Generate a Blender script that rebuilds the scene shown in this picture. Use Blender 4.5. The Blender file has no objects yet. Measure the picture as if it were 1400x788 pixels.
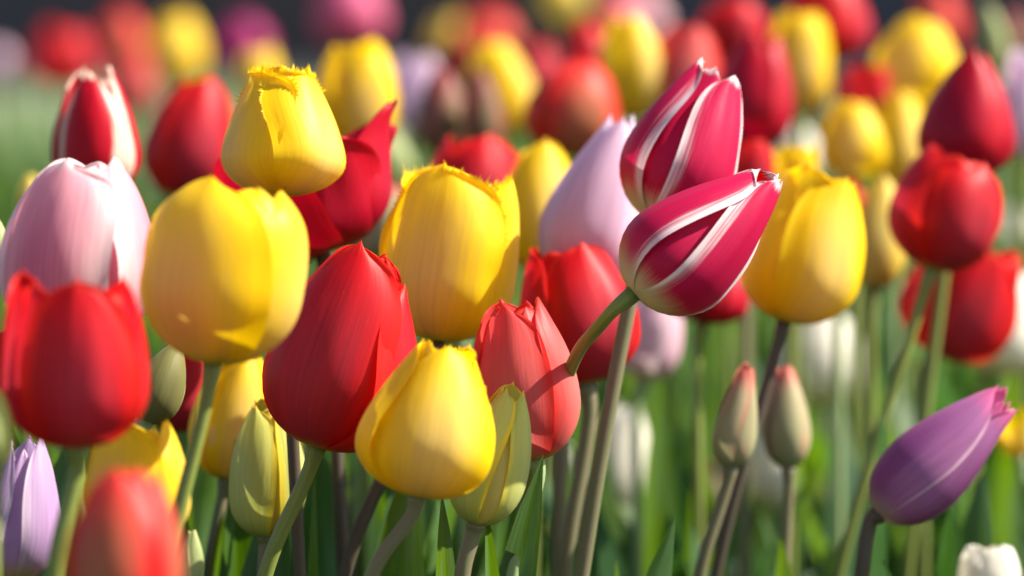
import bpy, math, random
import numpy as np
from mathutils import Vector, Matrix

sc = bpy.context.scene
col = sc.collection
R_ = math.radians

# ------------------------------------------------------------------ camera, sky, sun, exposure
CAM_Z, PITCH, LENS = 0.60, R_(5.06), 150.0
FOCUS, FSTOP = 1.56, 5.6
cam_d = bpy.data.cameras.new("camera")
cam_d.lens = LENS
cam_d.sensor_width = 36
cam_d.clip_start, cam_d.clip_end = 0.05, 3000
cam_d.dof.use_dof = True
cam_d.dof.focus_distance = FOCUS
cam_d.dof.aperture_fstop = FSTOP
cam = bpy.data.objects.new("camera", cam_d)
cam.location = (0, 0, CAM_Z)
cam.rotation_euler = (math.pi / 2 - PITCH, 0, 0)
col.objects.link(cam)
sc.camera = cam

SUN_EL, SUN_AZ = R_(44), R_(86)          # azimuth measured from +Y (view direction) towards +X
world = bpy.data.worlds.new("World")
sc.world = world
world.use_nodes = True
wn = world.node_tree
bg = wn.nodes["Background"]
sky = wn.nodes.new("ShaderNodeTexSky")
sky.sky_type = 'NISHITA'
sky.sun_disc = False
sky.sun_elevation = SUN_EL
sky.sun_rotation = SUN_AZ
wn.links.new(sky.outputs[0], bg.inputs[0])
bg.inputs[1].default_value = 0.075
sd = bpy.data.lights.new("sun", 'SUN')
sd.energy = 5.0
sd.angle = R_(0.5)
sd.color = (1.0, 0.93, 0.83)
sun = bpy.data.objects.new("sun", sd)
sdir = Vector((math.sin(SUN_AZ) * math.cos(SUN_EL), math.cos(SUN_AZ) * math.cos(SUN_EL), math.sin(SUN_EL)))
sun.rotation_euler = (-sdir).to_track_quat('-Z', 'Y').to_euler()
sun.location = sdir * 20
col.objects.link(sun)
sc.view_settings.view_transform = 'Standard'
sc.view_settings.look = 'None'
sc.view_settings.gamma = 1
sc.view_settings.exposure = 1.4
sc.cycles.use_denoising = True
sc.cycles.max_bounces = 8
sc.cycles.diffuse_bounces = 4
sc.cycles.transmission_bounces = 5
sc.cycles.sample_clamp_indirect = 6

# ------------------------------------------------------------------ helpers
FPX = 1400 / 36 * LENS
FWD = Vector((0, math.cos(PITCH), -math.sin(PITCH)))
UP = Vector((0, math.sin(PITCH), math.cos(PITCH)))
RT = Vector((1, 0, 0))
EYE = Vector((0, 0, CAM_Z))


def at(x, y, d):
    """world point seen in the photograph at pixel x, y, d metres away"""
    return EYE + d * (FWD + RT * ((x - 700) / FPX) - UP * ((y - 394) / FPX))


def link(name, verts, faces, mat, parent=None, uv=None, attr=None, smooth=True, M=None):
    me = bpy.data.meshes.new(name)
    if M is not None:
        verts = [tuple(M @ Vector(v)) for v in verts]
    me.from_pydata([tuple(map(float, v)) for v in verts], [], faces)
    if uv is not None:
        lay = me.uv_layers.new(name="UVMap")
        li = np.empty(len(me.loops), dtype=np.int32)
        me.loops.foreach_get("vertex_index", li)
        lay.data.foreach_set("uv", np.asarray(uv, dtype=np.float32)[li].ravel())
    if attr is not None:
        a = me.attributes.new("tone", 'FLOAT', 'POINT')
        a.data.foreach_set("value", np.asarray(attr, dtype=np.float32))
    if smooth:
        me.polygons.foreach_set("use_smooth", [True] * len(me.polygons))
    me.materials.append(mat)
    me.update()
    o = bpy.data.objects.new(name, me)
    col.objects.link(o)
    if parent is not None:
        o.parent = parent
    return o


def grid_faces(nv, nu, off=0):
    return [(off + i * nu + j, off + i * nu + j + 1, off + (i + 1) * nu + j + 1, off + (i + 1) * nu + j)
            for i in range(nv - 1) for j in range(nu - 1)]


def tube(points, radii, n=10):
    """tube through points; returns verts, faces, uv"""
    V, Fc, UVs = [], [], []
    pts = [Vector(p) for p in points]
    ref = Vector((0.3, 1, 0.1)).normalized()
    L = 0
    for i, p in enumerate(pts):
        t = (pts[min(i + 1, len(pts) - 1)] - pts[max(i - 1, 0)]).normalized()
        a = t.cross(ref).normalized()
        b = t.cross(a).normalized()
        if i:
            L += (p - pts[i - 1]).length
        for k in range(n):
            th = 2 * math.pi * k / n
            V.append(p + (a * math.cos(th) + b * math.sin(th)) * radii[i])
            UVs.append((k / n, L))
    for i in range(len(pts) - 1):
        for k in range(n):
            Fc.append((i * n + k, i * n + (k + 1) % n, (i + 1) * n + (k + 1) % n, (i + 1) * n + k))
    V.append(pts[0]); UVs.append((0, 0))
    V.append(pts[-1]); UVs.append((0, L))
    for k in range(n):
        Fc.append((len(V) - 2, (k + 1) % n, k))
        Fc.append((len(V) - 1, (len(pts) - 1) * n + k, (len(pts) - 1) * n + (k + 1) % n))
    return V, Fc, UVs


# ------------------------------------------------------------------ materials
class NT:
    def __init__(self, name):
        self.m = bpy.data.materials.new(name)
        self.m.use_nodes = True
        self.t = self.m.node_tree
        self.t.nodes.clear()
        self.out = self.n("ShaderNodeOutputMaterial")

    def n(self, kind, **kw):
        nd = self.t.nodes.new(kind)
        for k, v in kw.items():
            setattr(nd, k, v)
        return nd

    def put(self, sock, val):
        if hasattr(val, "is_output"):
            self.t.links.new(val, sock)
        elif isinstance(val, (tuple, list)) and len(val) == 3 and sock.type == 'RGBA':
            sock.default_value = (*val, 1)
        else:
            sock.default_value = val

    def math(self, op, a, b=0.0, clamp=False):
        nd = self.n("ShaderNodeMath", operation=op, use_clamp=clamp)
        self.put(nd.inputs[0], a)
        self.put(nd.inputs[1], b)
        return nd.outputs[0]

    def sstep(self, val, lo, hi, a=0.0, b=1.0):
        nd = self.n("ShaderNodeMapRange", interpolation_type='SMOOTHSTEP')
        for i, v in enumerate((val, lo, hi, a, b)):
            self.put(nd.inputs[i], v)
        return nd.outputs[0]

    def mix(self, f, a, b, blend='MIX'):
        nd = self.n("ShaderNodeMix", data_type='RGBA', blend_type=blend)
        self.put(nd.inputs[0], f)
        self.put(nd.inputs[6], a)
        self.put(nd.inputs[7], b)
        return nd.outputs[2]

    def noise(self, vec, scale, detail=3.0, rough=0.55):
        nd = self.n("ShaderNodeTexNoise")
        if vec is not None:
            self.put(nd.inputs["Vector"], vec)
        nd.inputs["Scale"].default_value = scale
        nd.inputs["Detail"].default_value = detail
        nd.inputs["Roughness"].default_value = rough
        return nd.outputs[0]

    def comb(self, x, y, z=0.0):
        nd = self.n("ShaderNodeCombineXYZ")
        for i, v in enumerate((x, y, z)):
            self.put(nd.inputs[i], v)
        return nd.outputs[0]


def leafy_shader(nt, colr, trans_col, tfac, rough, bump_h, bump_s, spec=0.4, sheen=0.0, bdist=0.0006):
    bsdf = nt.n("ShaderNodeBsdfPrincipled")
    nt.put(bsdf.inputs["Base Color"], colr)
    nt.put(bsdf.inputs["Roughness"], rough)
    bsdf.inputs["Specular IOR Level"].default_value = spec
    if sheen:
        bsdf.inputs["Sheen Weight"].default_value = sheen
        bsdf.inputs["Sheen Roughness"].default_value = 0.5
    tr = nt.n("ShaderNodeBsdfTranslucent")
    nt.put(tr.inputs["Color"], trans_col)
    bp = nt.n("ShaderNodeBump")
    bp.inputs["Strength"].default_value = bump_s
    bp.inputs["Distance"].default_value = bdist
    nt.put(bp.inputs["Height"], bump_h)
    nt.t.links.new(bp.outputs[0], bsdf.inputs["Normal"])
    nt.t.links.new(bp.outputs[0], tr.inputs["Normal"])
    mx = nt.n("ShaderNodeMixShader")
    mx.inputs[0].default_value = tfac
    nt.t.links.new(bsdf.outputs[0], mx.inputs[1])
    nt.t.links.new(tr.outputs[0], mx.inputs[2])
    nt.t.links.new(mx.outputs[0], nt.out.inputs[0])


def petal_mat(name, main, centre, edge, base, inner=None, feather=0.28, ew=(0.8, 1.0), cw=0.75, cstr=0.6, bw=(0.02, 0.16),
              tip=None, tipw=(0.75, 1.0), tfac=0.46, tsat=1.25, rough=0.45, streak=0.16, sheen=0.0):
    nt = NT(name)
    uvn = nt.n("ShaderNodeUVMap", uv_map="UVMap")
    sep = nt.n("ShaderNodeSeparateXYZ")
    nt.t.links.new(uvn.outputs[0], sep.inputs[0])
    u = nt.math('ABSOLUTE', nt.math('SUBTRACT', nt.math('MULTIPLY', sep.outputs[0], 2.0), 1.0))
    v = sep.outputs[1]
    oi = nt.n("ShaderNodeObjectInfo")
    rnd = nt.math('MULTIPLY', oi.outputs["Random"], 37.0)
    fine = nt.noise(nt.comb(nt.math('MULTIPLY', sep.outputs[0], 46.0), nt.math('MULTIPLY', v, 1.6), rnd), 1.0, 3.0)
    broad = nt.noise(nt.comb(nt.math('MULTIPLY', sep.outputs[0], 7.0), nt.math('MULTIPLY', v, 2.0), rnd), 1.0, 3.0)
    fn = nt.math('SUBTRACT', fine, 0.5)
    bn = nt.math('SUBTRACT', broad, 0.5)
    # centre flame on the outside
    cu = nt.math('ADD', u, nt.math('ADD', nt.math('MULTIPLY', fn, 0.35), nt.math('MULTIPLY', bn, 0.5)))
    cm = nt.math('MULTIPLY', nt.sstep(cu, cw, 0.05), nt.sstep(v, 0.98, 0.45))
    c = nt.mix(nt.math('MULTIPLY', cm, cstr), main, centre)
    # margin
    ev = nt.sstep(v, 0.90, 1.0, 0.40, 1.0)
    em = nt.math('MAXIMUM', u, ev)
    em = nt.math('ADD', em, nt.math('ADD', nt.math('MULTIPLY', fn, feather), nt.math('MULTIPLY', bn, 0.34)))
    c = nt.mix(nt.sstep(em, ew[0], ew[1]), c, edge)
    if tip is not None:
        tv = nt.math('ADD', v, nt.math('MULTIPLY', bn, 0.25))
        c = nt.mix(nt.sstep(tv, tipw[0], tipw[1]), c, tip)
    if inner is not None:
        geo = nt.n("ShaderNodeNewGeometry")
        c = nt.mix(geo.outputs["Backfacing"], c, nt.mix(nt.sstep(em, ew[0] + .08, ew[1] + .1), inner, edge))
    vb = nt.math('ADD', v, nt.math('ADD', nt.math('MULTIPLY', fn, 0.12), nt.math('MULTIPLY', bn, 0.06)))
    c = nt.mix(nt.sstep(vb, bw[1], bw[0]), c, base)
    # browned specks on the rim and small flecks
    spk = nt.noise(nt.comb(nt.math('MULTIPLY', sep.outputs[0], 30.0), nt.math('MULTIPLY', v, 40.0), rnd), 1.0, 2.0)
    rim = nt.math('MULTIPLY', nt.sstep(v, 0.93, 1.0), nt.sstep(spk, 0.52, 0.68))
    fleck = nt.math('MULTIPLY', nt.sstep(spk, 0.73, 0.78), 0.35)
    c = nt.mix(nt.math('MULTIPLY', nt.math('MAXIMUM', rim, fleck), 0.55), c, (0.36, 0.20, 0.07))
    # fine veins
    val = nt.math('ADD', 1.0, nt.math('ADD', nt.math('MULTIPLY', fn, streak * 2), nt.math('MULTIPLY', bn, streak)))
    hs = nt.n("ShaderNodeHueSaturation")
    nt.put(hs.inputs["Value"], val)
    hs.inputs["Hue"].default_value = 0.5
    nt.put(hs.inputs["Color"], c)
    c = hs.outputs[0]
    h2 = nt.n("ShaderNodeHueSaturation")
    h2.inputs["Saturation"].default_value = tsat
    h2.inputs["Value"].default_value = 1.0
    nt.put(h2.inputs["Color"], c)
    bump = nt.math('ADD', nt.math('MULTIPLY', fine, 0.35), nt.math('MULTIPLY', broad, 1.0))
    leafy_shader(nt, c, h2.outputs[0], tfac, rough, bump, 0.45, spec=0.20, sheen=sheen)
    return nt.m


YEL = (0.86, 0.52, 0.008)
MATS = {
    'yellow': petal_mat('petal_yellow', (0.87, 0.625, 0.016), (0.84, 0.63, 0.19), (0.92, 0.645, 0.006), (0.55, 0.52, 0.05),
                        cstr=0.85, ew=(0.55, 0.95), tfac=0.45, tsat=1.08),
    'yellow_pale': petal_mat('petal_pale_yellow', (0.80, 0.60, 0.10), (0.70, 0.58, 0.18), (0.86, 0.66, 0.10), (0.40, 0.42, 0.10),
                             cstr=0.7, tfac=0.4, tsat=1.1),
    'red': petal_mat('petal_red', (0.64, 0.008, 0.014), (0.48, 0.040, 0.065), (0.78, 0.022, 0.016), (0.46, 0.40, 0.06),
                     cstr=0.9, cw=0.9, ew=(0.55, 1.0), bw=(0.0, 0.13), tfac=0.45, tsat=1.0, streak=0.28),
    'crimson': petal_mat('petal_crimson', (0.46, 0.004, 0.02), (0.34, 0.006, 0.035), (0.62, 0.015, 0.03), (0.3, 0.12, 0.05),
                         cstr=0.7, tfac=0.32, tsat=1.05),
    'coral': petal_mat('petal_coral', (0.74, 0.05, 0.04), (0.38, 0.20, 0.09), (0.84, 0.022, 0.020), (0.4, 0.3, 0.08),
                       cstr=0.8, cw=1.0, ew=(0.62, 1.0), tfac=0.4, tsat=1.1),
    'rose_red': petal_mat('petal_rose_red', (0.72, 0.09, 0.085), (0.78, 0.25, 0.21), (0.74, 0.04, 0.03), (0.5, 0.4, 0.1),
                          cstr=0.8, cw=1.0, ew=(0.72, 1.0), tfac=0.45, tsat=1.0, streak=0.185),
    'red_white': petal_mat('petal_red_white', (0.56, 0.008, 0.07), (0.44, 0.004, 0.045), (0.84, 0.72, 0.72), (0.52, 0.54, 0.33),
                           inner=(0.55, 0.004, 0.008), ew=(0.66, 1.0), feather=0.62, bw=(0.10, 0.27), cstr=0.5, tfac=0.32, tsat=1.05, streak=0.16),
    'flame_white': petal_mat('petal_flame_white', (0.56, 0.004, 0.02), (0.50, 0.003, 0.01), (0.84, 0.64, 0.50), (0.6, 0.5, 0.3),
                             ew=(0.58, 0.72), cstr=0.6, tfac=0.35, tsat=1.05),
    'pink': petal_mat('petal_pink', (0.82, 0.40, 0.45), (0.62, 0.14, 0.25), (0.84, 0.66, 0.66), (0.7, 0.65, 0.5),
                      cstr=0.85, cw=0.7, ew=(0.5, 0.95), tfac=0.42, tsat=1.15),
    'lilac': petal_mat('petal_lilac', (0.80, 0.58, 0.70), (0.72, 0.42, 0.60), (0.82, 0.70, 0.80), (0.7, 0.66, 0.5),
                       cstr=0.6, ew=(0.55, 1.0), tfac=0.4, tsat=1.15),
    'pale_pink': petal_mat('petal_pale_pink', (0.80, 0.58, 0.66), (0.72, 0.40, 0.50), (0.84, 0.72, 0.74), (0.72, 0.70, 0.42),
                           cstr=0.6, bw=(0.05, 0.35), tfac=0.42, tsat=1.1),
    'purple': petal_mat('petal_purple', (0.46, 0.17, 0.37), (0.22, 0.045, 0.19), (0.78, 0.48, 0.60), (0.46, 0.36, 0.30),
                        cstr=0.8, cw=0.9, ew=(0.88, 1.06), bw=(0.03, 0.2), tip=(0.78, 0.16, 0.36), tipw=(0.80, 1.0), tfac=0.33, tsat=1.1, streak=0.22),
    'magenta': petal_mat('petal_magenta', (0.50, 0.04, 0.20), (0.42, 0.03, 0.16), (0.6, 0.1, 0.25), (0.4, 0.2, 0.15)),
    'hot_pink': petal_mat('petal_hot_pink', (0.78, 0.17, 0.32), (0.72, 0.13, 0.26), (0.82, 0.3, 0.4), (0.6, 0.4, 0.2)),
    'mauve': petal_mat('petal_mauve', (0.50, 0.34, 0.54), (0.42, 0.24, 0.46), (0.70, 0.56, 0.68), (0.5, 0.34, 0.10),
                       cstr=0.7, ew=(0.75, 1.0), bw=(0.05, 0.3), tfac=0.38, tsat=1.1),
    'white': petal_mat('petal_white', (0.86, 0.82, 0.71), (0.82, 0.79, 0.66), (0.87, 0.84, 0.75), (0.74, 0.68, 0.36),
                       cstr=0.5, bw=(0.02, 0.4), tfac=0.42, tsat=1.0, streak=0.08),
    'bud_lime': petal_mat('petal_lime_bud', (0.62, 0.62, 0.14), (0.52, 0.56, 0.20), (0.84, 0.66, 0.05), (0.32, 0.36, 0.07),
                          cstr=0.9, cw=1.0, ew=(0.78, 1.0), bw=(0.0, 0.3), tfac=0.35, tsat=1.1),
    'bud_blush': petal_mat('petal_blush_bud', (0.42, 0.33, 0.19), (0.34, 0.35, 0.18), (0.60, 0.24, 0.16), (0.30, 0.33, 0.17),
                           cstr=0.9, cw=1.0, ew=(0.80, 1.05), bw=(0.0, 0.3), tip=(0.62, 0.14, 0.12), tipw=(0.74, 1.02), tfac=0.3, tsat=1.05),
    'bud_brown': petal_mat('petal_brown_bud', (0.32, 0.10, 0.09), (0.25, 0.19, 0.09), (0.55, 0.04, 0.05), (0.28, 0.26, 0.10),
                           cstr=0.9, cw=1.0, ew=(0.72, 1.0), tfac=0.32),
    'bud_green': petal_mat('petal_green_bud', (0.40, 0.44, 0.18), (0.30, 0.36, 0.14), (0.60, 0.58, 0.30), (0.24, 0.30, 0.10),
                           cstr=0.8, cw=1.0, ew=(0.8, 1.05), tfac=0.35),
    'bud_olive': petal_mat('petal_olive_bud', (0.24, 0.22, 0.07), (0.14, 0.14, 0.05), (0.42, 0.42, 0.16), (0.2, 0.22, 0.08),
                           cstr=0.8, cw=1.0, ew=(0.78, 1.0), tfac=0.3),
}


def stem_mat(name, a, b):
    nt = NT(name)
    tc = nt.n("ShaderNodeTexCoord")
    uvn = nt.n("ShaderNodeUVMap", uv_map="UVMap")
    sep = nt.n("ShaderNodeSeparateXYZ")
    nt.t.links.new(uvn.outputs[0], sep.inputs[0])
    n1 = nt.noise(nt.comb(nt.math('MULTIPLY', sep.outputs[0], 9.0), nt.math('MULTIPLY', sep.outputs[1], 9.0)), 1.0, 4)
    n2 = nt.noise(tc.outputs["Object"], 900.0, 2)
    c = nt.mix(nt.sstep(n1, 0.38, 0.62), a, b)
    c = nt.mix(nt.math('MULTIPLY', n2, 0.3), c, tuple(min(1, x * 1.7 + 0.02) for x in a))
    leafy_shader(nt, c, c, 0.10, 0.42, n1, 0.25, spec=0.35, sheen=0.03)
    return nt.m


STEM = {
    'green': stem_mat('stem_green', (0.18, 0.22, 0.035), (0.13, 0.15, 0.045)),
    'pale': stem_mat('stem_pale_green', (0.26, 0.33, 0.14), (0.19, 0.27, 0.11)),
    'mauve': stem_mat('stem_mauve', (0.16, 0.125, 0.075), (0.115, 0.145, 0.05)),
    'dark': stem_mat('stem_dark', (0.075, 0.05, 0.038), (0.06, 0.055, 0.03)),
}


def leaf_mat(name, dark, light, glauc, usetone):
    nt = NT(name)
    uvn = nt.n("ShaderNodeUVMap", uv_map="UVMap")
    sep = nt.n("ShaderNodeSeparateXYZ")
    nt.t.links.new(uvn.outputs[0], sep.inputs[0])
    at_ = nt.n("ShaderNodeAttribute", attribute_name="tone")
    tone = at_.outputs["Fac"]
    seed = nt.math('MULTIPLY', tone, 53.0)
    veins = nt.noise(nt.comb(nt.math('MULTIPLY', sep.outputs[0], 40.0), nt.math('MULTIPLY', sep.outputs[1], 1.5), seed), 1.0, 2)
    blot = nt.noise(nt.comb(nt.math('MULTIPLY', sep.outputs[0], 2.0), nt.math('MULTIPLY', sep.outputs[1], 5.0), seed), 1.0, 3)
    c = nt.mix(nt.sstep(tone, 0.15, 0.85), dark, light)
    c = nt.mix(nt.math('MULTIPLY', nt.sstep(blot, 0.4, 0.7), 0.55), c, glauc)
    hs = nt.n("ShaderNodeHueSaturation")
    nt.put(hs.inputs["Value"], nt.math('ADD', 0.8, nt.math('MULTIPLY', veins, 0.4)))
    nt.put(hs.inputs["Color"], c)
    # yellowing tip on some leaves
    tipm = nt.math('MULTIPLY', nt.sstep(sep.outputs[1], 0.9, 1.0), nt.sstep(tone, 0.93, 0.96))
    c = nt.mix(tipm, hs.outputs[0], (0.45, 0.36, 0.05))
    h2 = nt.n("ShaderNodeHueSaturation")
    h2.inputs["Hue"].default_value = 0.475
    h2.inputs["Saturation"].default_value = 1.25
    h2.inputs["Value"].default_value = 1.7
    nt.put(h2.inputs["Color"], c)
    leafy_shader(nt, c, h2.outputs[0], 0.42, 0.40, veins, 0.5, spec=0.22, sheen=0.0)
    return nt.m


LEAF = leaf_mat('leaf', (0.028, 0.082, 0.022), (0.072, 0.14, 0.022), (0.09, 0.155, 0.09), True)


def simple(name, colr, rough=0.7):
    nt = NT(name)
    b = nt.n("ShaderNodeBsdfPrincipled")
    nt.put(b.inputs["Base Color"], colr)
    b.inputs["Roughness"].default_value = rough
    nt.t.links.new(b.outputs[0], nt.out.inputs[0])
    return nt.m


PISTIL = simple('pistil', (0.35, 0.42, 0.14), 0.5)


def ground_mat(name, cols, scale, bump):
    nt = NT(name)
    tc = nt.n("ShaderNodeTexCoord")
    big = nt.noise(tc.outputs["Object"], scale[0], 4)
    small = nt.noise(tc.outputs["Object"], scale[1], 6, 0.65)
    c = nt.mix(nt.sstep(big, 0.35, 0.65), cols[0], cols[1])
    c = nt.mix(nt.sstep(small, 0.40, 0.72), c, cols[2])
    b = nt.n("ShaderNodeBsdfPrincipled")
    nt.put(b.inputs["Base Color"], c)
    b.inputs["Roughness"].default_value = 0.9
    b.inputs["Specular IOR Level"].default_value = 0.15
    bp = nt.n("ShaderNodeBump")
    bp.inputs["Strength"].default_value = 0.8
    bp.inputs["Distance"].default_value = bump
    nt.put(bp.inputs["Height"], small)
    nt.t.links.new(bp.outputs[0], b.inputs["Normal"])
    nt.t.links.new(b.outputs[0], nt.out.inputs[0])
    return nt.m


SOIL = ground_mat('soil', ((0.035, 0.024, 0.016), (0.055, 0.038, 0.025), (0.08, 0.06, 0.04)), (3, 60), 0.02)
GRASS = ground_mat('lawn', ((0.085, 0.145, 0.055), (0.14, 0.18, 0.085), (0.19, 0.20, 0.12)), (0.6, 9), 0.03)
ROAD = ground_mat('asphalt', ((0.032, 0.029, 0.031), (0.030, 0.036, 0.058), (0.042, 0.038, 0.038)), (0.18, 40), 0.004)
WALL = ground_mat('wall_render', ((0.085, 0.068, 0.062), (0.062, 0.066, 0.086), (0.098, 0.08, 0.074)), (0.5, 30), 0.004)
GROUND = ground_mat('meadow', ((0.07, 0.11, 0.035), (0.10, 0.13, 0.05), (0.12, 0.13, 0.06)), (0.05, 2), 0.05)


# ------------------------------------------------------------------ the setting
def sheet(name, x0, x1, y0, y1, z, mat, nx=2, ny=2, relief=0.0, seed=1):
    rg = np.random.RandomState(seed)
    xs, ys = np.linspace(x0, x1, nx), np.linspace(y0, y1, ny)
    V = []
    for y in ys:
        for x in xs:
            e = 0.0 if (x in (xs[0], xs[-1]) or y in (ys[0], ys[-1])) else rg.rand() * relief
            V.append((x, y, z + e))
    o = link(name, V, grid_faces(ny, nx), mat)
    o["kind"] = "structure"
    return o


sheet('ground', -1500, 1500, -1500, 1500, -0.03, GROUND)
sheet('soil', -6, 6, 0.4, 6.6, -0.02, SOIL, 160, 90, 0.025)
sheet('lawn', -40, 40, 6.6, 14.6, -0.012, GRASS, 60, 30, 0.02, 2)
sheet('path', -60, 60, 14.6, 16.6, -0.016, ROAD)


def box(x0, x1, y0, y1, z0, z1):
    V = [(x, y, z) for z in (z0, z1) for y in (y0, y1) for x in (x0, x1)]
    return V, [(0, 2, 3, 1), (4, 5, 7, 6), (0, 1, 5, 4), (2, 6, 7, 3), (0, 4, 6, 2), (1, 3, 7, 5)]


V, Fc = box(-45, 45, 16.6, 16.9, -0.03, 2.2)
wall = link('boundary_wall', V, Fc, WALL, smooth=False)
wall["label"] = "long dark grey wall far behind the flower bed, blurred"
wall["category"] = "wall"
V, Fc = box(-45.05, 45.05, 16.54, 16.96, 2.203, 2.30)
link('coping', V, Fc, ROAD, wall, smooth=False)


# ------------------------------------------------------------------ leaves
def leaf_arrays(rg, base, length, width, az, lean, bend, twist, n=14, m=7, fold=0.35, wav=0.12):
    """one tulip leaf: lance-shaped blade folded along its midrib; az = direction it leans to"""
    V, UVs = [], []
    d = Vector((math.cos(az), math.sin(az), 0))
    side0 = Vector((-math.sin(az), math.cos(az), 0))
    p = Vector(base)
    th = lean
    ph = rg.rand() * 6.28
    for i in range(n):
        t = i / (n - 1)
        tang = d * math.sin(th) + Vector((0, 0, 1)) * math.cos(th)
        nrm = d * math.cos(th) - Vector((0, 0, 1)) * math.sin(th)
        tw = twist * t
        side = side0 * math.cos(tw) + nrm * math.sin(tw)
        nr = nrm * math.cos(tw) - side0 * math.sin(tw)
        w = width * 0.5 * (min(1, (0.45 + 1.5 * t)) * (max(0.0, 1 - t ** 2.4)) ** 0.75 + 0.004)
        for j in range(m):
            u = -1 + 2 * j / (m - 1)
            f = fold * (1 - 0.6 * t)
            q = p + side * (u * w * math.cos(f)) - nr * (abs(u) ** 1.3 * w * math.sin(f))
            q += nr * (wav * w * abs(u) * math.sin(9 * t + ph + u))
            V.append(q)
            UVs.append(((u + 1) / 2, t))
        p = p + tang * (length / (n - 1))
        th += bend / (n - 1) * (0.4 + 1.2 * t)
    return V, grid_faces(n, m), UVs


def blade_arrays(rg, foot, tip, width, bow, face, n=26, m=9, fold=0.40):
    """a leaf from foot to tip, bowed sideways; face = turn of the blade about its length"""
    V, UVs = [], []
    ax = tip - foot
    ctl = (foot + tip) / 2 + Vector((bow, 0, 0.02)) * ax.length
    ph = rg.rand() * 6.28
    for i in range(n):
        t = i / (n - 1)
        a = 1 - t
        p = foot * a * a + ctl * (2 * a * t) + tip * t * t
        tang = ((ctl - foot) * a + (tip - ctl) * t).normalized()
        s0 = tang.cross(Vector((0, 1, 0))).normalized()
        n0 = s0.cross(tang)
        an = face + 0.5 * (t - 0.5)
        side = s0 * math.cos(an) + n0 * math.sin(an)
        nr = n0 * math.cos(an) - s0 * math.sin(an)
        w = width * 0.5 * (min(1, 0.5 + 1.2 * t) * max(0.0, 1 - t ** 3.0) ** 0.8 + 0.003)
        for j in range(m):
            u = -1 + 2 * j / (m - 1)
            f = fold * (1 - 0.5 * t)
            V.append(p + side * (u * w * math.cos(f)) + nr * (abs(u) ** 1.3 * w * math.sin(f) + 0.10 * w * abs(u) * math.sin(8 * t + ph + u)))
            UVs.append(((u + 1) / 2, t))
    return V, grid_faces(n, m), UVs


# ------------------------------------------------------------------ tulip flowers
def profile(hm, rt, k, rb):
    """outline radius against arc length: (arc fraction, radius, height)"""
    h = np.linspace(0, 1, 240)
    h = h ** 1.4
    r = np.where(h < hm,
                 rb + (1 - rb) * np.power(np.clip(1 - ((hm - np.minimum(h, hm)) / hm) ** 2.3, 0, 1), 0.58),
                 1 - (1 - rt) * np.power(np.clip((h - hm) / (1 - hm), 0, 1), k))
    return h, r


WT = {'round': (2.3, 0.58), 'point': (1.9, 0.85), 'blunt': (4.2, 0.50)}


def petal_width(v, tip):
    p, q = WT[tip]
    lo = 0.20 + 0.80 * np.sin(np.clip(v / 0.46, 0, 1) * math.pi / 2) ** 0.9
    s_ = np.clip((v - 0.46) / 0.54, 0, 1)
    return np.where(v < 0.46, lo, np.power(np.clip(1 - s_ ** p, 0, 1), q)) + 0.004


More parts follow.
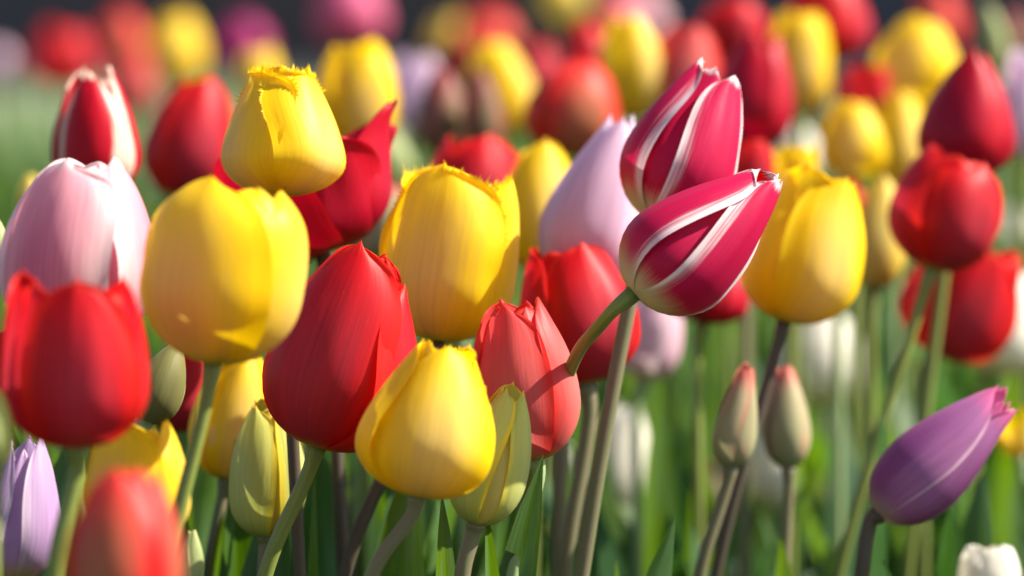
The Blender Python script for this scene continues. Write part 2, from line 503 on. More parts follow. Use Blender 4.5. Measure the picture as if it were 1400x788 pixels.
def petal_arrays(rg, H, R, phase, outer, P, nv, nu):
    h, r = profile(P['hm'], P['rt'], P['k'], P['rb'])
    hh = P['hvar'] * (rg.rand() - 0.5) + (P['hmul'] if outer else P['inh'] * P['hmul'])
    hz, rr = h * H * hh, r * R * (P['rmul'] if outer else 0.91 * P['rmul'])
    s = np.concatenate([[0], np.cumsum(np.hypot(np.diff(hz), np.diff(rr)))])
    s /= s[-1]
    v = np.linspace(0, 1, nv)
    v = 1 - (1 - v) ** 1.9
    rv, zv = np.interp(v, s, rr), np.interp(v, s, hz)
    W = P['W'] * R * (1.0 if outer else 0.96) * (1 + 0.06 * (rg.rand() - 0.5))
    wv = petal_width(v, P['tip']) * W
    u = np.linspace(-1, 1, nu)
    U, Vv = np.meshgrid(u, v)
    rr2 = rv[:, None] * np.ones_like(U)
    ang = U * (wv / np.maximum(rv, P['rang'] * R))[:, None]
    ang = np.clip(ang, -1.9, 1.9)
    p1, p2, p3 = rg.rand(3) * 6.28
    sm = np.clip(Vv * 2.6, 0, 1) ** 1.6
    dr = np.zeros_like(U) - (0 if outer else 0.04 * R) * sm
    dr += P['bulge'] * R * (0.45 - U ** 2) * sm
    dr += P['lip'] * R * np.clip((np.abs(U) - 0.86) / 0.14, 0, 1) ** 1.5 * np.clip((Vv - .25) * 3, 0, 1) * (0.4 + rg.rand())
    dr += P['flare'] * R * np.abs(U) ** 4 * sm * (0.6 + 0.8 * rg.rand())
    dr -= 0.022 * R * np.exp(-(U / 0.16) ** 2) * np.clip((Vv - .2) * 3, 0, 1) * np.clip((1.02 - Vv) * 4, 0, 1)          # groove along the midrib
    dr += P['wob'] * R * (np.sin(2.1 * U + 5 * Vv + p1) + 0.7 * np.sin(5.3 * U - 3.5 * Vv + p2) + .4 * np.sin(9 * U + 8 * Vv + p3)) * sm
    dr += P['spiral'] * R * U * sm
    dr += (P['curl'] + P['cvar'] * (rg.rand() - 0.4)) * R * np.clip((Vv - 0.80) / 0.20, 0, 1) ** 2 * (0.5 + rg.rand())
    dr += P['rvar'] * R * (rg.rand() - 0.5) * sm
    # ruffled margin
    dr += P['ruf'] * R * np.abs(U) ** 3 * np.sin(17 * Vv + p1) * sm
    dr += P['ruf'] * R * np.clip((Vv - .7) / .3, 0, 1) * np.sin(7 * U + p2)
    rho = np.maximum(rr2 + dr, 0.02 * R)
    X, Y, Z = rho * np.sin(ang), -rho * np.cos(ang), zv[:, None] * np.ones_like(U)
    Z += -0.03 * H * (np.abs(U) ** 2) * Vv * P['droop'] + 0.012 * H * np.sin(6 * U + p3) * np.clip((Vv - .75) / .25, 0, 1)
    pts = np.stack([X, Y, Z], -1)
    # hinge at the base (each petal a little different)
    hg = P['hinge'] + P['hgv'] * (rg.rand() - 0.5)
    c, sn = math.cos(hg), math.sin(hg)
    y, z = pts[..., 1].copy(), pts[..., 2].copy()
    pts[..., 1] = y * c - z * sn
    pts[..., 2] = y * sn + z * c
    V = pts.reshape(-1, 3).tolist()
    UVs = np.stack([(U + 1) / 2, Vv], -1).reshape(-1, 2).tolist()
    Fc = grid_faces(nv, nu)
    if P['fringe'] > 0:
        ring = [(i, 0) for i in range(int(nv * 0.42), nv)] + [(nv - 1, j) for j in range(1, nu)] + [(i, nu - 1) for i in range(nv - 2, int(nv * 0.42), -1)]
        cen = pts[int(nv * 0.40), nu // 2]
        for a in range(len(ring) - 1):
            A = np.array(pts[ring[a]]); B = np.array(pts[ring[a + 1]])
            i, j = ring[a]
            ev = (B - A) / (np.linalg.norm(B - A) + 1e-9)
            oc = A - cen
            out = oc - ev * float(np.dot(oc, ev))
            ln = np.linalg.norm(out)
            if ln < 1e-7 or np.linalg.norm(B - A) < 1e-7:
                continue
            out = out / ln
            nrm = np.array([A[0], A[1], 0]); nrm = nrm / (np.linalg.norm(nrm) + 1e-9)
            seg = np.linalg.norm(B - A)
            k = max(1, int(round(seg / 0.0007)))
            for q in range(k):
                s0, s1 = A + (B - A) * q / k, A + (B - A) * (q + 1) / k
                mid = (s0 + s1) / 2
                L = P['fringe'] * (0.15 + 1.0 * rg.rand() ** 1.6) * float(np.clip((Vv[i, j] - 0.5) * 2.6, 0.22, 1)) * (0.65 + 0.45 * math.sin(a * 0.9 + p1) * math.sin(a * 0.37 + p2))
                dvec = out + nrm * rg.rand() * (0.5 if Vv[i, j] > 0.8 else 0.10) + (B - A) / seg * (rg.rand() - 0.5) * 1.1
                dvec /= np.linalg.norm(dvec)
                w = (s1 - s0) * 0.15
                b = len(V)
                m1 = mid + dvec * L * 0.6
                V += [list(s0 - w - out * .0006), list(s1 + w - out * .0006), list(m1 + (s1 - s0) * .28), list(mid + dvec * L), list(m1 - (s1 - s0) * .28)]
                uvv = UVs[i * nu + j]
                UVs += [uvv] * 5
                Fc.append((b, b + 1, b + 2, b + 3, b + 4))
    cz, sz = math.cos(phase), math.sin(phase)
    V = [(x * cz - y * sz, x * sz + y * cz, z) for x, y, z in V]
    return V, Fc, UVs


DEF = dict(hm=0.40, rt=0.45, k=2.0, rb=0.10, W=1.02, tip='round', flare=0.03, wob=0.012, spiral=0.025, curl=0.0, ruf=0.013,
           droop=1.0, rvar=0.02, lip=0.055, bulge=0.09, cvar=0.09, hmul=1.0, rmul=1.0, hgv=0.02, hinge=0.0, hvar=0.10, inh=0.97, rang=0.42, fringe=0.0)
SHAPE = {
    'cup': dict(hm=0.46, rt=0.62, k=2.6, tip='blunt', W=1.05, curl=-0.03),
    'egg': dict(hm=0.38, rt=0.40, k=1.8, tip='round', W=1.10),
    'egg_point': dict(hm=0.34, rt=0.20, k=1.5, tip='point', W=1.12),
    'fringed': dict(hm=0.40, rt=0.50, k=2.0, tip='blunt', W=1.06, fringe=0.0034, wob=0.016, ruf=0.022),
    'bud': dict(hm=0.36, rt=0.22, k=1.9, tip='round', W=1.3, wob=0.006, flare=0.02, ruf=0.002, rang=0.3, inh=.95),
    'lily': dict(hm=0.36, rt=0.22, k=1.55, tip='point', W=1.02, flare=0.05, rang=0.3, inh=0.94),
    'open': dict(hm=0.42, rt=1.05, k=2.0, tip='point', W=0.92, hinge=0.16, curl=0.10, hgv=0.2, hvar=0.25, wob=0.02),
}

leaf_rng = np.random.RandomState(77)


def tulip(i, variety, shape, bx, by, tx, ty, w, d, sx, label, group, phase=0, lean=0, stem='green', sr=3.6, nleaf=3, gd=0.0, inner=None, blades=(), pet={}, mid=None, name='tulip',
          category='tulip', **opt):
    rg = np.random.RandomState(1000 + i * 7)
    B = at(bx, by, d)
    T = at(tx, ty, d)
    H = (T - B).length
    ax = (T - B).normalized()
    ax = (ax * math.cos(R_(lean)) - FWD * math.sin(R_(lean))).normalized()       # lean > 0 tips the head towards the camera
    P = dict(DEF)
    P.update(SHAPE[shape])
    P.update(opt)
    sr *= 0.66
    if i > 45 and shape == 'egg':
        P['rt'] = opt.get('rt', 0.25 + 0.5 * rg.rand())
        P['k'] = 1.5 + 0.9 * rg.rand()
        P['W'] = opt.get('W', 0.92 + 0.25 * rg.rand())
        P['hvar'] = 0.16
        w *= 1.07
    R = w / 2 * d / FPX / 1.04
    # ground point of the stem
    Pm = at(sx, 788, d + gd)
    below = by > 775
    ext = max(-0.16, min(0.16, (Pm.x - B.x) * 0.7 * Pm.z / max(0.03, B.z - Pm.z)))
    G = Vector((Pm.x + ext, Pm.y + 0.01, 0.0)) if not below else Vector((at(sx, by, d).x, B.y + 0.01, 0.0))
    root = bpy.data.objects.new(name, None)
    root.empty_display_size = 0.05
    root.location = G
    col.objects.link(root)
    root["label"] = label
    root["category"] = category
    root["group"] = group
    off = Matrix.Translation(-G)
    # stem
    L1 = (B - Pm).length
    pts = []
    if not below:
        key = [B, B - ax * min(L1 * 0.16, 0.012)]
        if mid is not None:
            key.append(at(mid[0], mid[1], d + gd * .4))
        key += [Pm, G]
        key = [key[0] + ax * .02] + key + [G * 2 - Pm]
        for a in range(1, len(key) - 2):
            k0, k1, k2, k3 = key[a - 1:a + 3]
            al = (k2 - k1).length * 0.42
            m1 = (k2 - k0).normalized() if a > 1 else -ax
            m2 = (k3 - k1).normalized()
            nn = 3 if a == 1 else 12
            for t in np.linspace(0, 1, nn, endpoint=False):
                b = 1 - t
                pts.append(k1 * b ** 3 + (k1 + m1 * al) * (3 * b * b * t) + (k2 - m2 * al) * (3 * b * t * t) + k2 * t ** 3)
        pts.append(G)
    else:
        c1 = B - ax * B.z * 0.35
        for t in np.linspace(0, 1, 14):
            a = 1 - t
            pts.append(B * a * a + c1 * (2 * a * t) + G * t * t)
    pts[0] = pts[0] + ax * 0.001
    rad = [sr * 0.001 * (1.0 + 0.1 * k / len(pts) + 0.42 * math.exp(-(k / 1.6) ** 2)) for k in range(len(pts))]
    V, Fc, UVs = tube(pts, rad, 12)
    link('stem', V, Fc, STEM[stem], root, UVs, M=off)
    # flower head: local frame z = axis, -y faces the camera
    zc = ax
    yc = (FWD - zc * FWD.dot(zc)).normalized()
    xc = yc.cross(zc)
    M = Matrix((xc, yc, zc)).transposed().to_4x4()
    M.translation = B - G
    near = d < 1.95
    nv, nu = (34, 25) if near else (22, 15)
    if P['fringe'] > 0:
        nv, nu = 44, 33
    rp = [Vector((0, 0, -0.0015)), Vector((0, 0, 0.001)), Vector((0, 0, 0.004)), Vector((0, 0, H * 0.12)), Vector((0, 0, H * 0.30)), Vector((0, 0, H * 0.36))]
    hv, hf, hu = tube(rp, [sr * .001, R * P['rb'] * 1.05, R * 0.16, R * 0.12, R * 0.13, R * 0.05], 10)
    head = link('flower_head', hv, hf, PISTIL, root, hu, M=M)
    for q in range(6):
        outer = q < 3
        phs = R_(phase) + q * 2 * math.pi / 3 + (0 if outer else math.pi / 3) + (rg.rand() - 0.5) * 0.12
        Q = dict(P)
        if outer:
            Q['rmul'] = (1.075, 0.96, 1.02)[(q + i) % 3]
        ov = pet.get(q, {})
        Q.update(ov)
        phs += R_(ov.get('dp', 0))
        V, Fc, UVs = petal_arrays(rg, H, R, phs, outer, Q, nv, nu)
        link('petal', V, Fc, MATS[variety if outer or not inner else inner], head, UVs, M=M)
    # leaves
    for bl in blades:
        x0, x1, y1, dd, wd, bow, face, tone = bl
        tip = at(x1, y1, d + dd)
        foot = at(x0, 788, d + dd)
        foot = Vector((foot.x + (foot.x - tip.x) * 0.5, foot.y, 0.03))
        V, Fc, UVs = blade_arrays(leaf_rng, foot - G, tip - G, wd, bow, face)
        link('leaf', V, Fc, LEAF, root, UVs, attr=[tone] * len(V))
    for q in range(nleaf):
        az = leaf_rng.rand() * 6.28
        ln = 0.22 + 0.12 * leaf_rng.rand()
        V, Fc, UVs = leaf_arrays(leaf_rng, (0.004 * math.cos(az), 0.004 * math.sin(az), 0.02 + 0.04 * leaf_rng.rand()), ln, 0.034 + 0.02 * leaf_rng.rand(), az,
                                 0.06 + 0.22 * leaf_rng.rand(), 0.2 + 0.6 * leaf_rng.rand(), (leaf_rng.rand() - .5) * 1.6)
        link('leaf', V, Fc, LEAF, root, UVs, attr=[leaf_rng.rand()] * len(V))
    return root


YG, RG, BG, PG, WG = ('yellow tulips in the bed', 'red tulips in the bed', 'tulip buds still closed', 'pink and purple tulips in the bed', 'white tulips in the bed')
DY, DR = 'yellow tulips further back', 'red tulips further back'
BUD = dict(name='tulip_bud', category='tulip bud')
# variety, shape, base x y, tip x y, width, distance, stem x at the picture's lower edge, label, group, options
T = [
    # ---- the near clump
    ('coral', 'egg', 165, 868, 172, 632, 156, 1.24, 150, 'coral red tulip with brownish flame, lowest and nearest, under the yellow petals', RG, dict(phase=-20, stem='green', rt=.42, W=1.0, pet={0: dict(rmul=1.05), 1: dict(rmul=1.02, hinge=.03)})),
    ('red', 'egg', 105, 612, 105, 382, 200, 1.38, 74, 'large bright red tulip standing in front of the big pink tulip', RG, dict(phase=8, sr=4.2, stem='green', rt=.72, k=2.3, hm=.36, W=.95, hvar=.10, flare=.05, pet={0: dict(rmul=1.05)})),
    ('yellow', 'cup', 290, 497, 325, 252, 226, 1.44, 228, 'broad smooth yellow tulip with rounded petals, biggest of the yellow ones', YG, dict(phase=-30, lean=-3, stem='green', sr=3.6, rt=.60, k=2.9, W=1.28, hvar=.04, tip='round', curl=-.08, lip=.035, bulge=.075, pet={0: dict(rmul=1.06), 1: dict(rmul=1.0), 2: dict(rmul=1.02)})),
    ('red', 'egg', 432, 612, 508, 345, 206, 1.56, 362, 'plump red tulip with folded pinkish side petal, behind a small yellow tulip', RG, dict(phase=-24, sr=4.2, stem='green', hm=.36, k=1.7, rt=.42, W=1.06, flare=.04, pet={0: dict(rmul=1.0, W=1.12), 1: dict(rmul=1.10, hinge=.03, W=1.02, dp=-14, hmul=.93, lip=.07), 2: dict(rmul=.97)}, blades=[(300, 322, 600, .10, .042, .03, .2, .5), (455, 430, 640, .08, .03, -.04, .9, .8), (395, 440, 610, .14, .05, .02, -.3, .3)])),
    ('yellow', 'fringed', 570, 680, 612, 470, 186, 1.49, 508, 'small yellow tulip with a finely toothed crown, in front of the plump red one', YG, dict(phase=8, sr=3.6, stem='mauve', blades=[(560, 604, 672, .06, .03, .04, .5, .8), (672, 664, 690, .05, .03, .03, .6, .6), (520, 545, 640, .16, .04, -.03, .1, .35)], fringe=.0013, ruf=.008, rt=.34, k=1.55, hm=.34, tip='round', hvar=.04, W=1.14, pet={0: dict(rmul=1.04)})),
    ('yellow', 'fringed', 596, 466, 632, 240, 196, 1.64, 470, 'yellow tulip with a heavily fringed top edge, between two red tulips', YG, dict(phase=-16, sr=4.0, stem='dark', rt=.70, k=2.3, hm=.36, W=1.14, fringe=.0044, ruf=.03, pet={0: dict(rmul=1.05), 1: dict(rmul=.98)})),
    ('yellow', 'fringed', 384, 268, 384, 92, 166, 1.60, 410, 'fringed yellow tulip sitting in front of the wide open red tulip', YG, dict(phase=58, sr=3.5, rt=.46, k=1.5, hm=.30, stem='dark', W=1.12, fringe=.0036, bulge=.05, pet={0: dict(rmul=1.09), 1: dict(rmul=1.0), 2: dict(rmul=1.0)})),
    ('crimson', 'open', 440, 340, 414, 165, 215, 1.69, 470, 'wide open red tulip with spread petals behind a fringed yellow tulip', RG, dict(phase=80, stem='dark', sr=4.0, W=1.0, hinge=.16, tip='round', pet={4: dict(hinge=.78, hmul=.98), 0: dict(rmul=1.0, hinge=.12)})),
    ('bud_lime', 'bud', 362, 735, 366, 548, 104, 1.62, 360, 'lime green bud showing yellow stripe, behind the plump red tulip stem', BG, dict(phase=-40, W=1.08, tip='round', rt=.36, k=2.2, stem='mauve', inner='yellow_pale', **BUD)),
    ('bud_lime', 'bud', 650, 718, 704, 528, 106, 1.54, 632, 'lime and yellow bud half hidden by the small yellow tulip', BG, dict(phase=-42, W=.90, stem='mauve', sr=4.4, inner='yellow_pale', **BUD)),
    ('rose_red', 'egg', 733, 630, 705, 412, 142, 1.585, 700, 'salmon red tulip with streaked petals, beside the lime and yellow bud', RG, dict(phase=-30, hm=.4, rt=.45, k=1.9, stem='pale', hvar=.05, pet={0: dict(rmul=1.05), 1: dict(rmul=1.02)})),
    ('red', 'egg', 800, 525, 772, 338, 168, 1.70, 772, 'scarlet tulip crossed by a curved bare stem', RG, dict(phase=28, stem='mauve', sr=4.6, rt=.5, hm=.40)),
    ('red_white', 'lily', 866, 402, 1056, 240, 160, 1.54, 690, 'crimson tulip with white margins leaning almost sideways on a curved stem', RG, dict(phase=52, stem='green', sr=3.6, gd=.10, mid=(776, 514), W=.77, hm=.32, k=1.6, rt=.20, spiral=.03, tip='round', pet={0: dict(rmul=1.04), 2: dict(rmul=1.0)})),
    ('red_white', 'egg', 893, 302, 985, 98, 160, 1.63, 795, 'upright crimson tulip with white margins and a nibbled tip', RG, dict(phase=38, stem='mauve', sr=4.4, W=.82, rt=.36, hm=.36, k=1.55, ruf=.014, pet={0: dict(rmul=1.05), 2: dict(rmul=1.0)})),
    ('lilac', 'bud', 785, 388, 852, 153, 142, 1.73, 762, 'tall lilac pink tulip leaning behind the crimson and white pair', PG, dict(phase=8, rt=.16, hm=.32, k=1.5, tip='point', inh=.86, pet={0: dict(rmul=1.05)}, stem='mauve', sr=4.4)),
    ('pale_pink', 'egg', 878, 522, 910, 385, 88, 1.98, 872, 'pale pink tulip with a greenish base under the sideways crimson tulip', PG, dict(phase=-40, stem='pale')),
    ('white', 'lily', 832, 714, 862, 545, 98, 2.08, 836, 'ivory white tulip with pinched tip behind two mauve stems', WG, dict(phase=20, rt=.3, stem='pale', blades=[(800, 842, 764, -.40, .022, .06, .6, .8), (905, 925, 600, .1, .05, .04, .3, .15)])),
    ('white', 'bud', 775, 702, 775, 608, 56, 2.16, 772, 'small white tulip half hidden by a mauve stem', WG, dict(stem='pale')),
    ('yellow', 'cup', 1072, 440, 1128, 238, 162, 1.74, 978, 'smooth yellow tulip tilted beside the tip of the sideways crimson tulip', YG, dict(phase=30, rt=.50, k=1.8, hm=.36, stem='dark', tip='round', curl=.12, blades=[(1010, 1068, 735, .0, .04, .06, .5, .88), (930, 905, 500, .30, .035, -.05, .4, .7)])),
    ('red', 'cup', 1273, 368, 1322, 214, 150, 1.84, 1146, 'deep red rounded tulip directly below the pointed crimson tulip', RG, dict(phase=34, stem='green', rt=.6, k=2.2, sr=3.6)),
    ('crimson', 'egg_point', 1308, 245, 1334, 68, 134, 1.92, 1240, 'pointed dark crimson tulip standing above the deep red rounded tulip', RG, dict(phase=-22, hm=.34, rt=.14, k=1.5)),
    ('red', 'egg', 1276, 484, 1352, 333, 156, 1.95, 1262, 'wide red tulip behind the deep red rounded tulip and its stem', RG, dict(phase=10, rt=.7, stem='green')),
    ('white', 'egg', 1346, 510, 1388, 368, 140, 2.1, 1330, 'cream tulip with yellowish base behind the wide red tulip', WG, dict(phase=0, stem='green')),
    ('purple', 'bud', 1200, 704, 1382, 533, 114, 1.66, 1178, 'purple tulip with pink tip leaning far over on a dark stem', PG, dict(phase=-50, hm=.36, rt=.32, k=1.5, pet={0: dict(rmul=1.06, W=1.25), 1: dict(W=1.2)}, tip='point', W=1.05, stem='dark', sr=4.4, curl=.10, blades=[(1085, 1208, 556, .13, .028, .05, .8, .25), (1260, 1300, 690, .1, .05, .05, .2, .3), (1330, 1345, 640, .16, .045, -.03, -.3, .45)])),
    ('bud_blush', 'bud', 998, 640, 1022, 502, 62, 1.70, 956, 'greenish bud with pink ridge, on a mauve stem under the yellow tulip', BG, dict(phase=-45, tip='round', rt=.24, k=1.6, stem='mauve', sr=3.6, hm=.30, W=1.0, **BUD)),
    ('bud_blush', 'bud', 1078, 640, 1074, 497, 64, 1.78, 1072, 'buff bud with coral pink tip standing upright in front of white tulips', BG, dict(phase=-10, tip='round', rt=.26, k=1.7, stem='mauve', sr=3.5, hm=.34, **BUD)),
    ('white', 'egg', 1124, 556, 1128, 424, 122, 2.33, 1118, 'broad white tulip under the tilted smooth yellow tulip', WG, dict(phase=18, stem='mauve')),
    ('white', 'bud', 1056, 700, 1050, 565, 52, 2.12, 1052, 'slim white tulip just behind the buff bud', WG, dict(stem='pale')),
    ('bud_blush', 'bud', 976, 698, 972, 630, 34, 2.1, 974, 'tiny pale bud behind the mauve stem of the greenish bud', BG, dict(stem='pale', **BUD)),
    ('white', 'cup', 1350, 850, 1350, 748, 88, 1.75, 1350, 'white tulip with ruffled top, below the purple tulip', WG, dict(ruf=.03, rt=.7)),
    ('yellow', 'egg', 190, 748, 190, 580, 150, 1.46, 200, 'yellow tulip just above the coral red one, under the large bright red tulip', YG, dict(phase=-25, rt=.55, hm=.4)),
    ('yellow', 'egg', 308, 656, 334, 486, 114, 1.68, 284, 'amber yellow tulip behind the lime green bud, below the broad yellow tulip', YG, dict(phase=20, stem='mauve', sr=3.4)),
    ('mauve', 'lily', 14, 796, 34, 602, 122, 1.52, 10, 'dusty mauve tulip with pointed petals below the large bright red tulip', PG, dict(phase=60, W=.85, rt=.34)),
    ('bud_lime', 'bud', -8, 642, -4, 536, 50, 1.36, -10, 'yellowish green bud cut by the picture edge above the mauve tulip', BG, dict(**BUD)),
    ('red', 'open', -32, 540, -20, 440, 96, 1.5, -30, 'frilled red tulip mostly outside the picture, beside the large bright red one', RG, dict(phase=30, ruf=.03)),
    ('pink', 'cup', 108, 468, 116, 213, 214, 1.50, 110, 'big pale pink tulip with rosy flame behind the large bright red tulip', PG, dict(phase=-26, rt=.46, k=1.9, hm=.38, W=.98, pet={0: dict(rmul=1.08, hmul=.94), 1: dict(rmul=.99), 2: dict(rmul=1.0)}, hvar=.08, flare=.05, cvar=.05, ruf=.006, lip=.05)),
    ('bud_green', 'bud', -10, 372, -6, 298, 44, 1.6, -12, 'pale green bud at the edge of the picture beside the big pink tulip', BG, dict(**BUD)),
    ('flame_white', 'egg', 135, 268, 128, 96, 116, 1.76, 130, 'cream edged tulip with dark red flame standing above the big pink tulip', RG, dict(phase=-14, rt=.34, hm=.3, tip='point', W=1.08)),
    ('red', 'egg', 240, 272, 276, 110, 124, 2.05, 236, 'soft red tulip between the cream edged tulip and a fringed yellow one', RG, dict(phase=25)),
    ('bud_olive', 'bud', 198, 578, 242, 470, 70, 1.58, 180, 'olive green bud beside the large bright red tulip', BG, dict(phase=30, **BUD)),
    ('red', 'egg', 236, 590, 256, 470, 92, 1.72, 240, 'dark red tulip peeping out behind the olive bud', RG, dict()),
    ('bud_blush', 'bud', 508, 352, 538, 248, 58, 1.86, 500, 'reddish brown bud with pale ridge beside the fringed yellow top', BG, dict(phase=40, tip='point', **BUD)),
    ('bud_green', 'bud', 488, 350, 506, 232, 48, 1.93, 480, 'white tipped green bud beside the open red tulip', BG, dict(phase=0, **BUD)),
    ('bud_green', 'bud', 540, 262, 528, 178, 64, 2.4, 536, 'blurred pale green bud above the reddish brown bud', BG, dict(**BUD)),
    ('red', 'egg', 640, 310, 655, 188, 136, 1.92, 630, 'red tulip showing just over the heavily fringed yellow top', RG, dict(phase=25, rt=.6, ruf=.03)),
    ('yellow', 'egg', 735, 370, 738, 198, 108, 1.88, 728, 'golden tulip between the fringed yellow tulip and the tall lilac one', YG, dict(phase=22)),
    # ---- the second rank, soft
    ('yellow', 'egg', 490, 205, 492, 62, 104, 2.15, 486, 'yellow tulip with a pale side behind the fringed yellow and open red tulips', DY, dict(phase=20, rt=.55)),
    ('lilac', 'egg', 560, 180, 570, 78, 66, 2.8, 560, 'faint lilac tulip between a yellow tulip and two brown buds', PG, dict()),
    ('bud_brown', 'bud', 600, 212, 606, 92, 68, 2.3, 598, 'brown and red striped bud next to the faint lilac tulip', BG, dict(phase=40, **BUD)),
    ('bud_brown', 'bud', 664, 210, 656, 98, 58, 2.28, 664, 'brown bud with magenta side in front of an orange yellow tulip', BG, dict(phase=15, **BUD)),
    ('yellow', 'egg', 688, 188, 670, 60, 88, 2.55, 690, 'orange yellow tulip behind the brown bud with magenta side', DY, dict()),
    ('coral', 'egg', 764, 214, 800, 82, 116, 2.15, 752, 'tall rosy red tulip above the tall lilac tulip', DR, dict(phase=20)),
    ('red', 'egg', 808, 130, 800, 28, 76, 2.5, 806, 'bright red tulip beside a yellow one, behind the rosy red tulip', DR, dict()),
    ('crimson', 'egg', 730, 186, 732, 56, 80, 2.8, 730, 'dull red tulip between the orange yellow and the rosy red tulips', DR, dict()),
    ('yellow', 'egg', 870, 166, 856, 27, 92, 2.3, 872, 'yellow tulip squeezed between red tulips, above the upright crimson and white one', DY, dict(phase=40, W=1.0)),
    ('rose_red', 'egg', 926, 156, 946, 40, 96, 2.3, 920, 'light red tulip with a pinkish face, behind the nibbled crimson tip', DR, dict(phase=15)),
    ('red', 'cup', 1000, 90, 1000, 4, 96, 2.5, 1000, 'bright red tulip cut low, behind the light red and rosy crimson tulips', DR, dict(ruf=.03)),
    ('crimson', 'egg', 1028, 208, 1040, 54, 104, 2.1, 1018, 'rosy crimson tulip right behind the upright crimson and white tulip', DR, dict(phase=-35, rt=.45)),
    ('yellow', 'cup', 1094, 156, 1096, 14, 86, 2.3, 1092, 'deep yellow barrel shaped tulip next to the rosy crimson tulip', DY, dict(phase=10)),
    ('red', 'egg', 1130, 88, 1122, -30, 112, 2.45, 1128, 'large soft red tulip behind the deep yellow barrel shaped one', DR, dict()),
    ('yellow', 'egg', 1250, 150, 1262, 30, 116, 2.35, 1246, 'wide yellow tulip behind the pointed dark crimson tulip', DY, dict(phase=-30, rt=.4)),
    ('red', 'egg', 1184, 168, 1192, 92, 60, 2.28, 1182, 'small red tulip below the wide yellow one', DR, dict(ruf=.03)),
    ('crimson', 'egg', 1142, 196, 1162, 108, 66, 2.8, 1140, 'dusky red tulip behind the small red one', DR, dict()),
    ('yellow', 'egg', 1168, 246, 1166, 138, 88, 2.18, 1166, 'yellow tulip with its twin beside it, under the small red tulip', DY, dict(phase=-10)),
    ('yellow', 'egg', 1226, 256, 1232, 126, 78, 2.26, 1222, 'yellow tulip touching the pointed dark crimson tulip', DY, dict(phase=30)),
    ('yellow_pale', 'egg', 1194, 396, 1208, 250, 74, 1.98, 1190, 'pale lemon tulip between the tilted yellow and the deep red rounded tulip', YG, dict(phase=0)),
    ('yellow', 'egg', 1084, 300, 1086, 203, 68, 2.0, 1080, 'yellow tulip peeping above the tilted smooth yellow one', DY, dict()),
    ('white', 'egg', 1084, 246, 1090, 176, 64, 2.7, 1084, 'blurred white tulip behind the peeping yellow one', WG, dict()),
    ('lilac', 'egg', 1398, 216, 1402, 74, 62, 2.2, 1396, 'soft lilac tulip at the picture edge beside the pointed dark crimson tulip', PG, dict()),
    ('bud_green', 'bud', 1364, 105, 1352, 5, 38, 2.5, 1364, 'slender pale green bud above the soft lilac tulip', BG, dict(**BUD)),
    ('bud_brown', 'bud', 1392, 95, 1388, 10, 46, 2.6, 1390, 'reddish brown bud at the corner beside the slender green bud', BG, dict(**BUD)),
    ('coral', 'egg', 1292, 75, 1276, -12, 60, 3.2, 1292, 'faded red tulip behind the wide yellow tulip near the top', DR, dict()),
    ('red', 'egg', 1020, 266, 1020, 192, 66, 1.96, 1016, 'small rosy red tulip between the two crimson and white tulips', RG, dict()),
    ('crimson', 'egg', 960, 442, 976, 350, 112, 1.90, 955, 'dark red tulip almost hidden under the sideways crimson tulip', RG, dict()),
    ('yellow', 'open', 1394, 625, 1382, 555, 40, 2.0, 1392, 'small yellow bloom at the picture edge behind the purple tulip tip', YG, dict()),
    ('white', 'egg', 1392, 334, 1390, 282, 46, 2.8, 1392, 'little white tulip at the edge beside the deep red rounded tulip', WG, dict()),
    ('yellow_pale', 'bud', 40, 300, 42, 240, 34, 2.0, 38, 'small greenish yellow bud peeping over the big pink tulip', BG, dict(**BUD)),
    ('bud_green', 'bud', 262, 806, 262, 724, 32, 1.5, 262, 'narrow pale green bud beside the lowest coral red tulip', BG, dict(**BUD)),
    ('yellow', 'egg', 558, 330, 562, 262, 54, 2.05, 556, 'small yellow tulip glimpsed behind the reddish brown bud', DY, dict()),
    ('red', 'egg', 1150, 320, 1158, 250, 60, 2.02, 1146, 'red tulip glimpsed between the tilted yellow and pale lemon tulips', DR, dict()),
    ('crimson', 'egg', 905, 160, 902, 72, 84, 2.85, 905, 'soft dark red tulip filling the gap between a yellow and the light red tulip', DR, dict()),
    ('coral', 'egg', 985, 140, 978, 50, 84, 2.9, 985, 'soft warm red tulip between the light red and the rosy crimson tulips', DR, dict()),
    ('crimson', 'egg', 640, 130, 646, 48, 74, 3.2, 640, 'hazy wine red tulip between the brown buds and the tan yellow one', DR, dict()),
    ('rose_red', 'egg', 832, 70, 836, 0, 70, 3.4, 832, 'hazy light red tulip just beside the bright red one at the top', DR, dict()),
    # ---- far, very soft
    ('red', 'egg', 86, 122, 86, 38, 84, 3.9, 86, 'hazy red tulip farthest beyond the cream edged tulip', DR, dict()),
    ('coral', 'egg', 165, 96, 165, 12, 70, 4.0, 165, 'hazy dull red tulip, tallest of the far ones near the dark path', DR, dict()),
    ('rose_red', 'egg', 182, 158, 178, 72, 60, 3.5, 182, 'hazy red tulip low between the far dull red and the soft red tulips', DR, dict()),
    ('yellow', 'egg', 240, 118, 240, 22, 78, 3.7, 240, 'hazy golden tulip in the distance above the soft red tulip', DY, dict()),
    ('magenta', 'egg', 335, 92, 335, 24, 68, 4.2, 335, 'hazy magenta tulip far behind the fringed yellow tulip', PG, dict()),
    ('yellow', 'egg', 354, 136, 352, 64, 58, 2.9, 354, 'hazy amber tulip just behind the fringed yellow crown', DY, dict()),
    ('hot_pink', 'egg', 478, 66, 478, -36, 88, 4.0, 478, 'hazy bright pink tulip high against the dark path', PG, dict()),
    ('coral', 'egg', 666, 82, 670, 14, 82, 3.8, 666, 'hazy faded red tulip above the orange yellow one', DR, dict()),
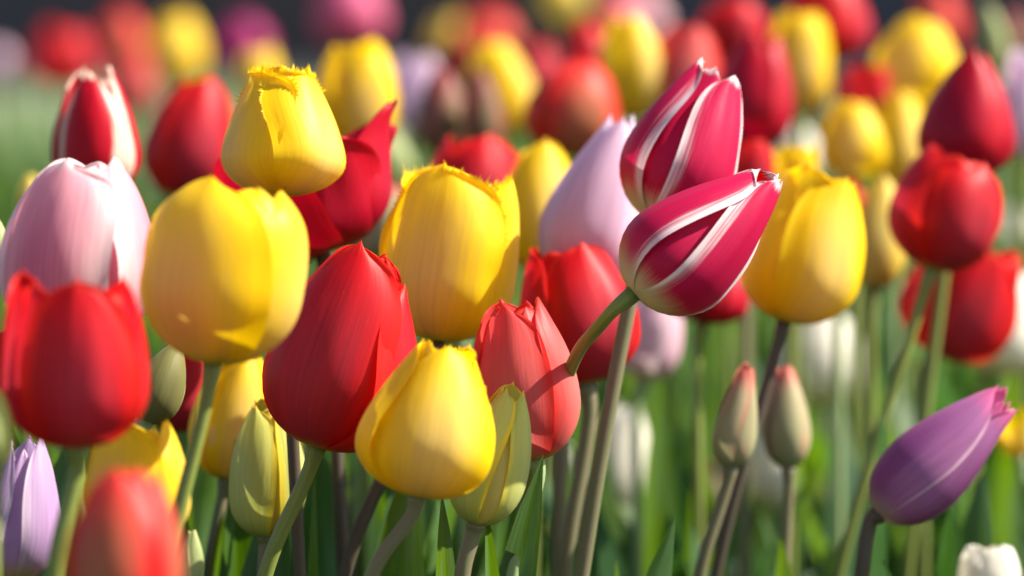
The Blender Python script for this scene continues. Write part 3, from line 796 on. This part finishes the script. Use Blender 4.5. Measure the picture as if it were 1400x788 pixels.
    ('yellow_pale', 'egg', 614, 90, 614, 26, 58, 4.1, 614, 'hazy tan yellow tulip above the striped brown bud', DY, dict()),
    ('yellow_pale', 'egg', 770, 30, 770, -40, 66, 4.2, 770, 'hazy pale yellow tulip far above the rosy red tulip', DY, dict()),
    ('pink', 'egg', 862, 55, 862, -12, 90, 4.2, 862, 'hazy mauve pink tulip far beyond the squeezed yellow tulip', PG, dict()),
    ('pale_pink', 'egg', 0, 122, 0, 60, 40, 3.9, 0, 'hazy pinkish tulip cut by the picture edge beyond the pink tulip', PG, dict()),
]
for i, (var, shp, bx, by, tx, ty, w, d, sx, lab, grp, op) in enumerate(T):
    op = dict(op)
    op.setdefault('lean', ((i * 37) % 13) - 6)
    op.setdefault('phase', (i * 53) % 120 - 60)
    op.setdefault('stem', ('green', 'green', 'mauve', 'green', 'pale')[i % 5])
    tulip(i, var, shp, bx, by, tx, ty, w, d, sx, lab, grp, **op)

# ------------------------------------------------------------------ the mass of leaves between the flowers
frg = np.random.RandomState(5)
FV, FF, FU, FA = [], [], [], []


def add_leaf(base, ln, wd, az, lean, bend, tw, tone, n=12, m=5, fold=.35):
    V, Fc, UVs = leaf_arrays(frg, base, ln, wd, az, lean, bend, tw, n, m, fold)
    o = len(FV)
    FV.extend(V)
    FF.extend([tuple(o + k for k in f) for f in Fc])
    FU.extend(UVs)
    FA.extend([tone] * len(V))


OPEN_SPOTS = [(at(bx, min(by, 788), d), 0.06 if w > 100 else 0.03) for (var, shp, bx, by, tx, ty, w, d, *_r) in T if var == 'white' and by > 500]


def clear_of_white(x, y):
    for p, wide in OPEN_SPOTS:
        if -0.03 < x - p.x < 0.17 and abs(y - p.y) < 0.055:
            return False
        if p.y - 0.75 < y < p.y + 0.02 and abs(x - p.x * y / p.y) < wide:
            return False
    return True


for k in range(720):
    d = 1.75 + 4.4 * frg.rand() ** 1.5
    x = (frg.rand() * 2 - 1) * (0.135 * d + 0.22)
    if not clear_of_white(x, d):
        continue
    for q in range(3):
        add_leaf((x + 0.02 * frg.randn(), d + 0.02 * frg.randn(), 0.0), 0.25 + 0.13 * frg.rand(), 0.036 + 0.036 * frg.rand(), frg.rand() * 6.28,
                 0.03 + 0.16 * frg.rand(), 0.1 + 0.6 * frg.rand() ** 2, (frg.rand() - .5) * 2.0, frg.rand())
for k in range(210):
    d = 1.60 + 0.75 * frg.rand()
    x = (frg.rand() * 2 - 1) * (0.125 * d + 0.05)
    if not clear_of_white(x, d):
        continue
    for q in range(2):
        add_leaf((x + 0.01 * frg.randn(), d + 0.01 * frg.randn(), 0.0), 0.33 + 0.085 * frg.rand(), 0.034 + 0.026 * frg.rand(), frg.rand() * 6.28,
                 0.02 + 0.10 * frg.rand(), 0.05 + 0.35 * frg.rand() ** 2, (frg.rand() - .5) * 2.2, 0.35 + 0.6 * frg.rand(), 18, 7)
fo = link('foliage', FV, FF, LEAF, None, FU, FA)
fo["kind"] = "stuff"
fo["label"] = "mass of green tulip leaves filling the bed between the stems"
fo["category"] = "foliage"
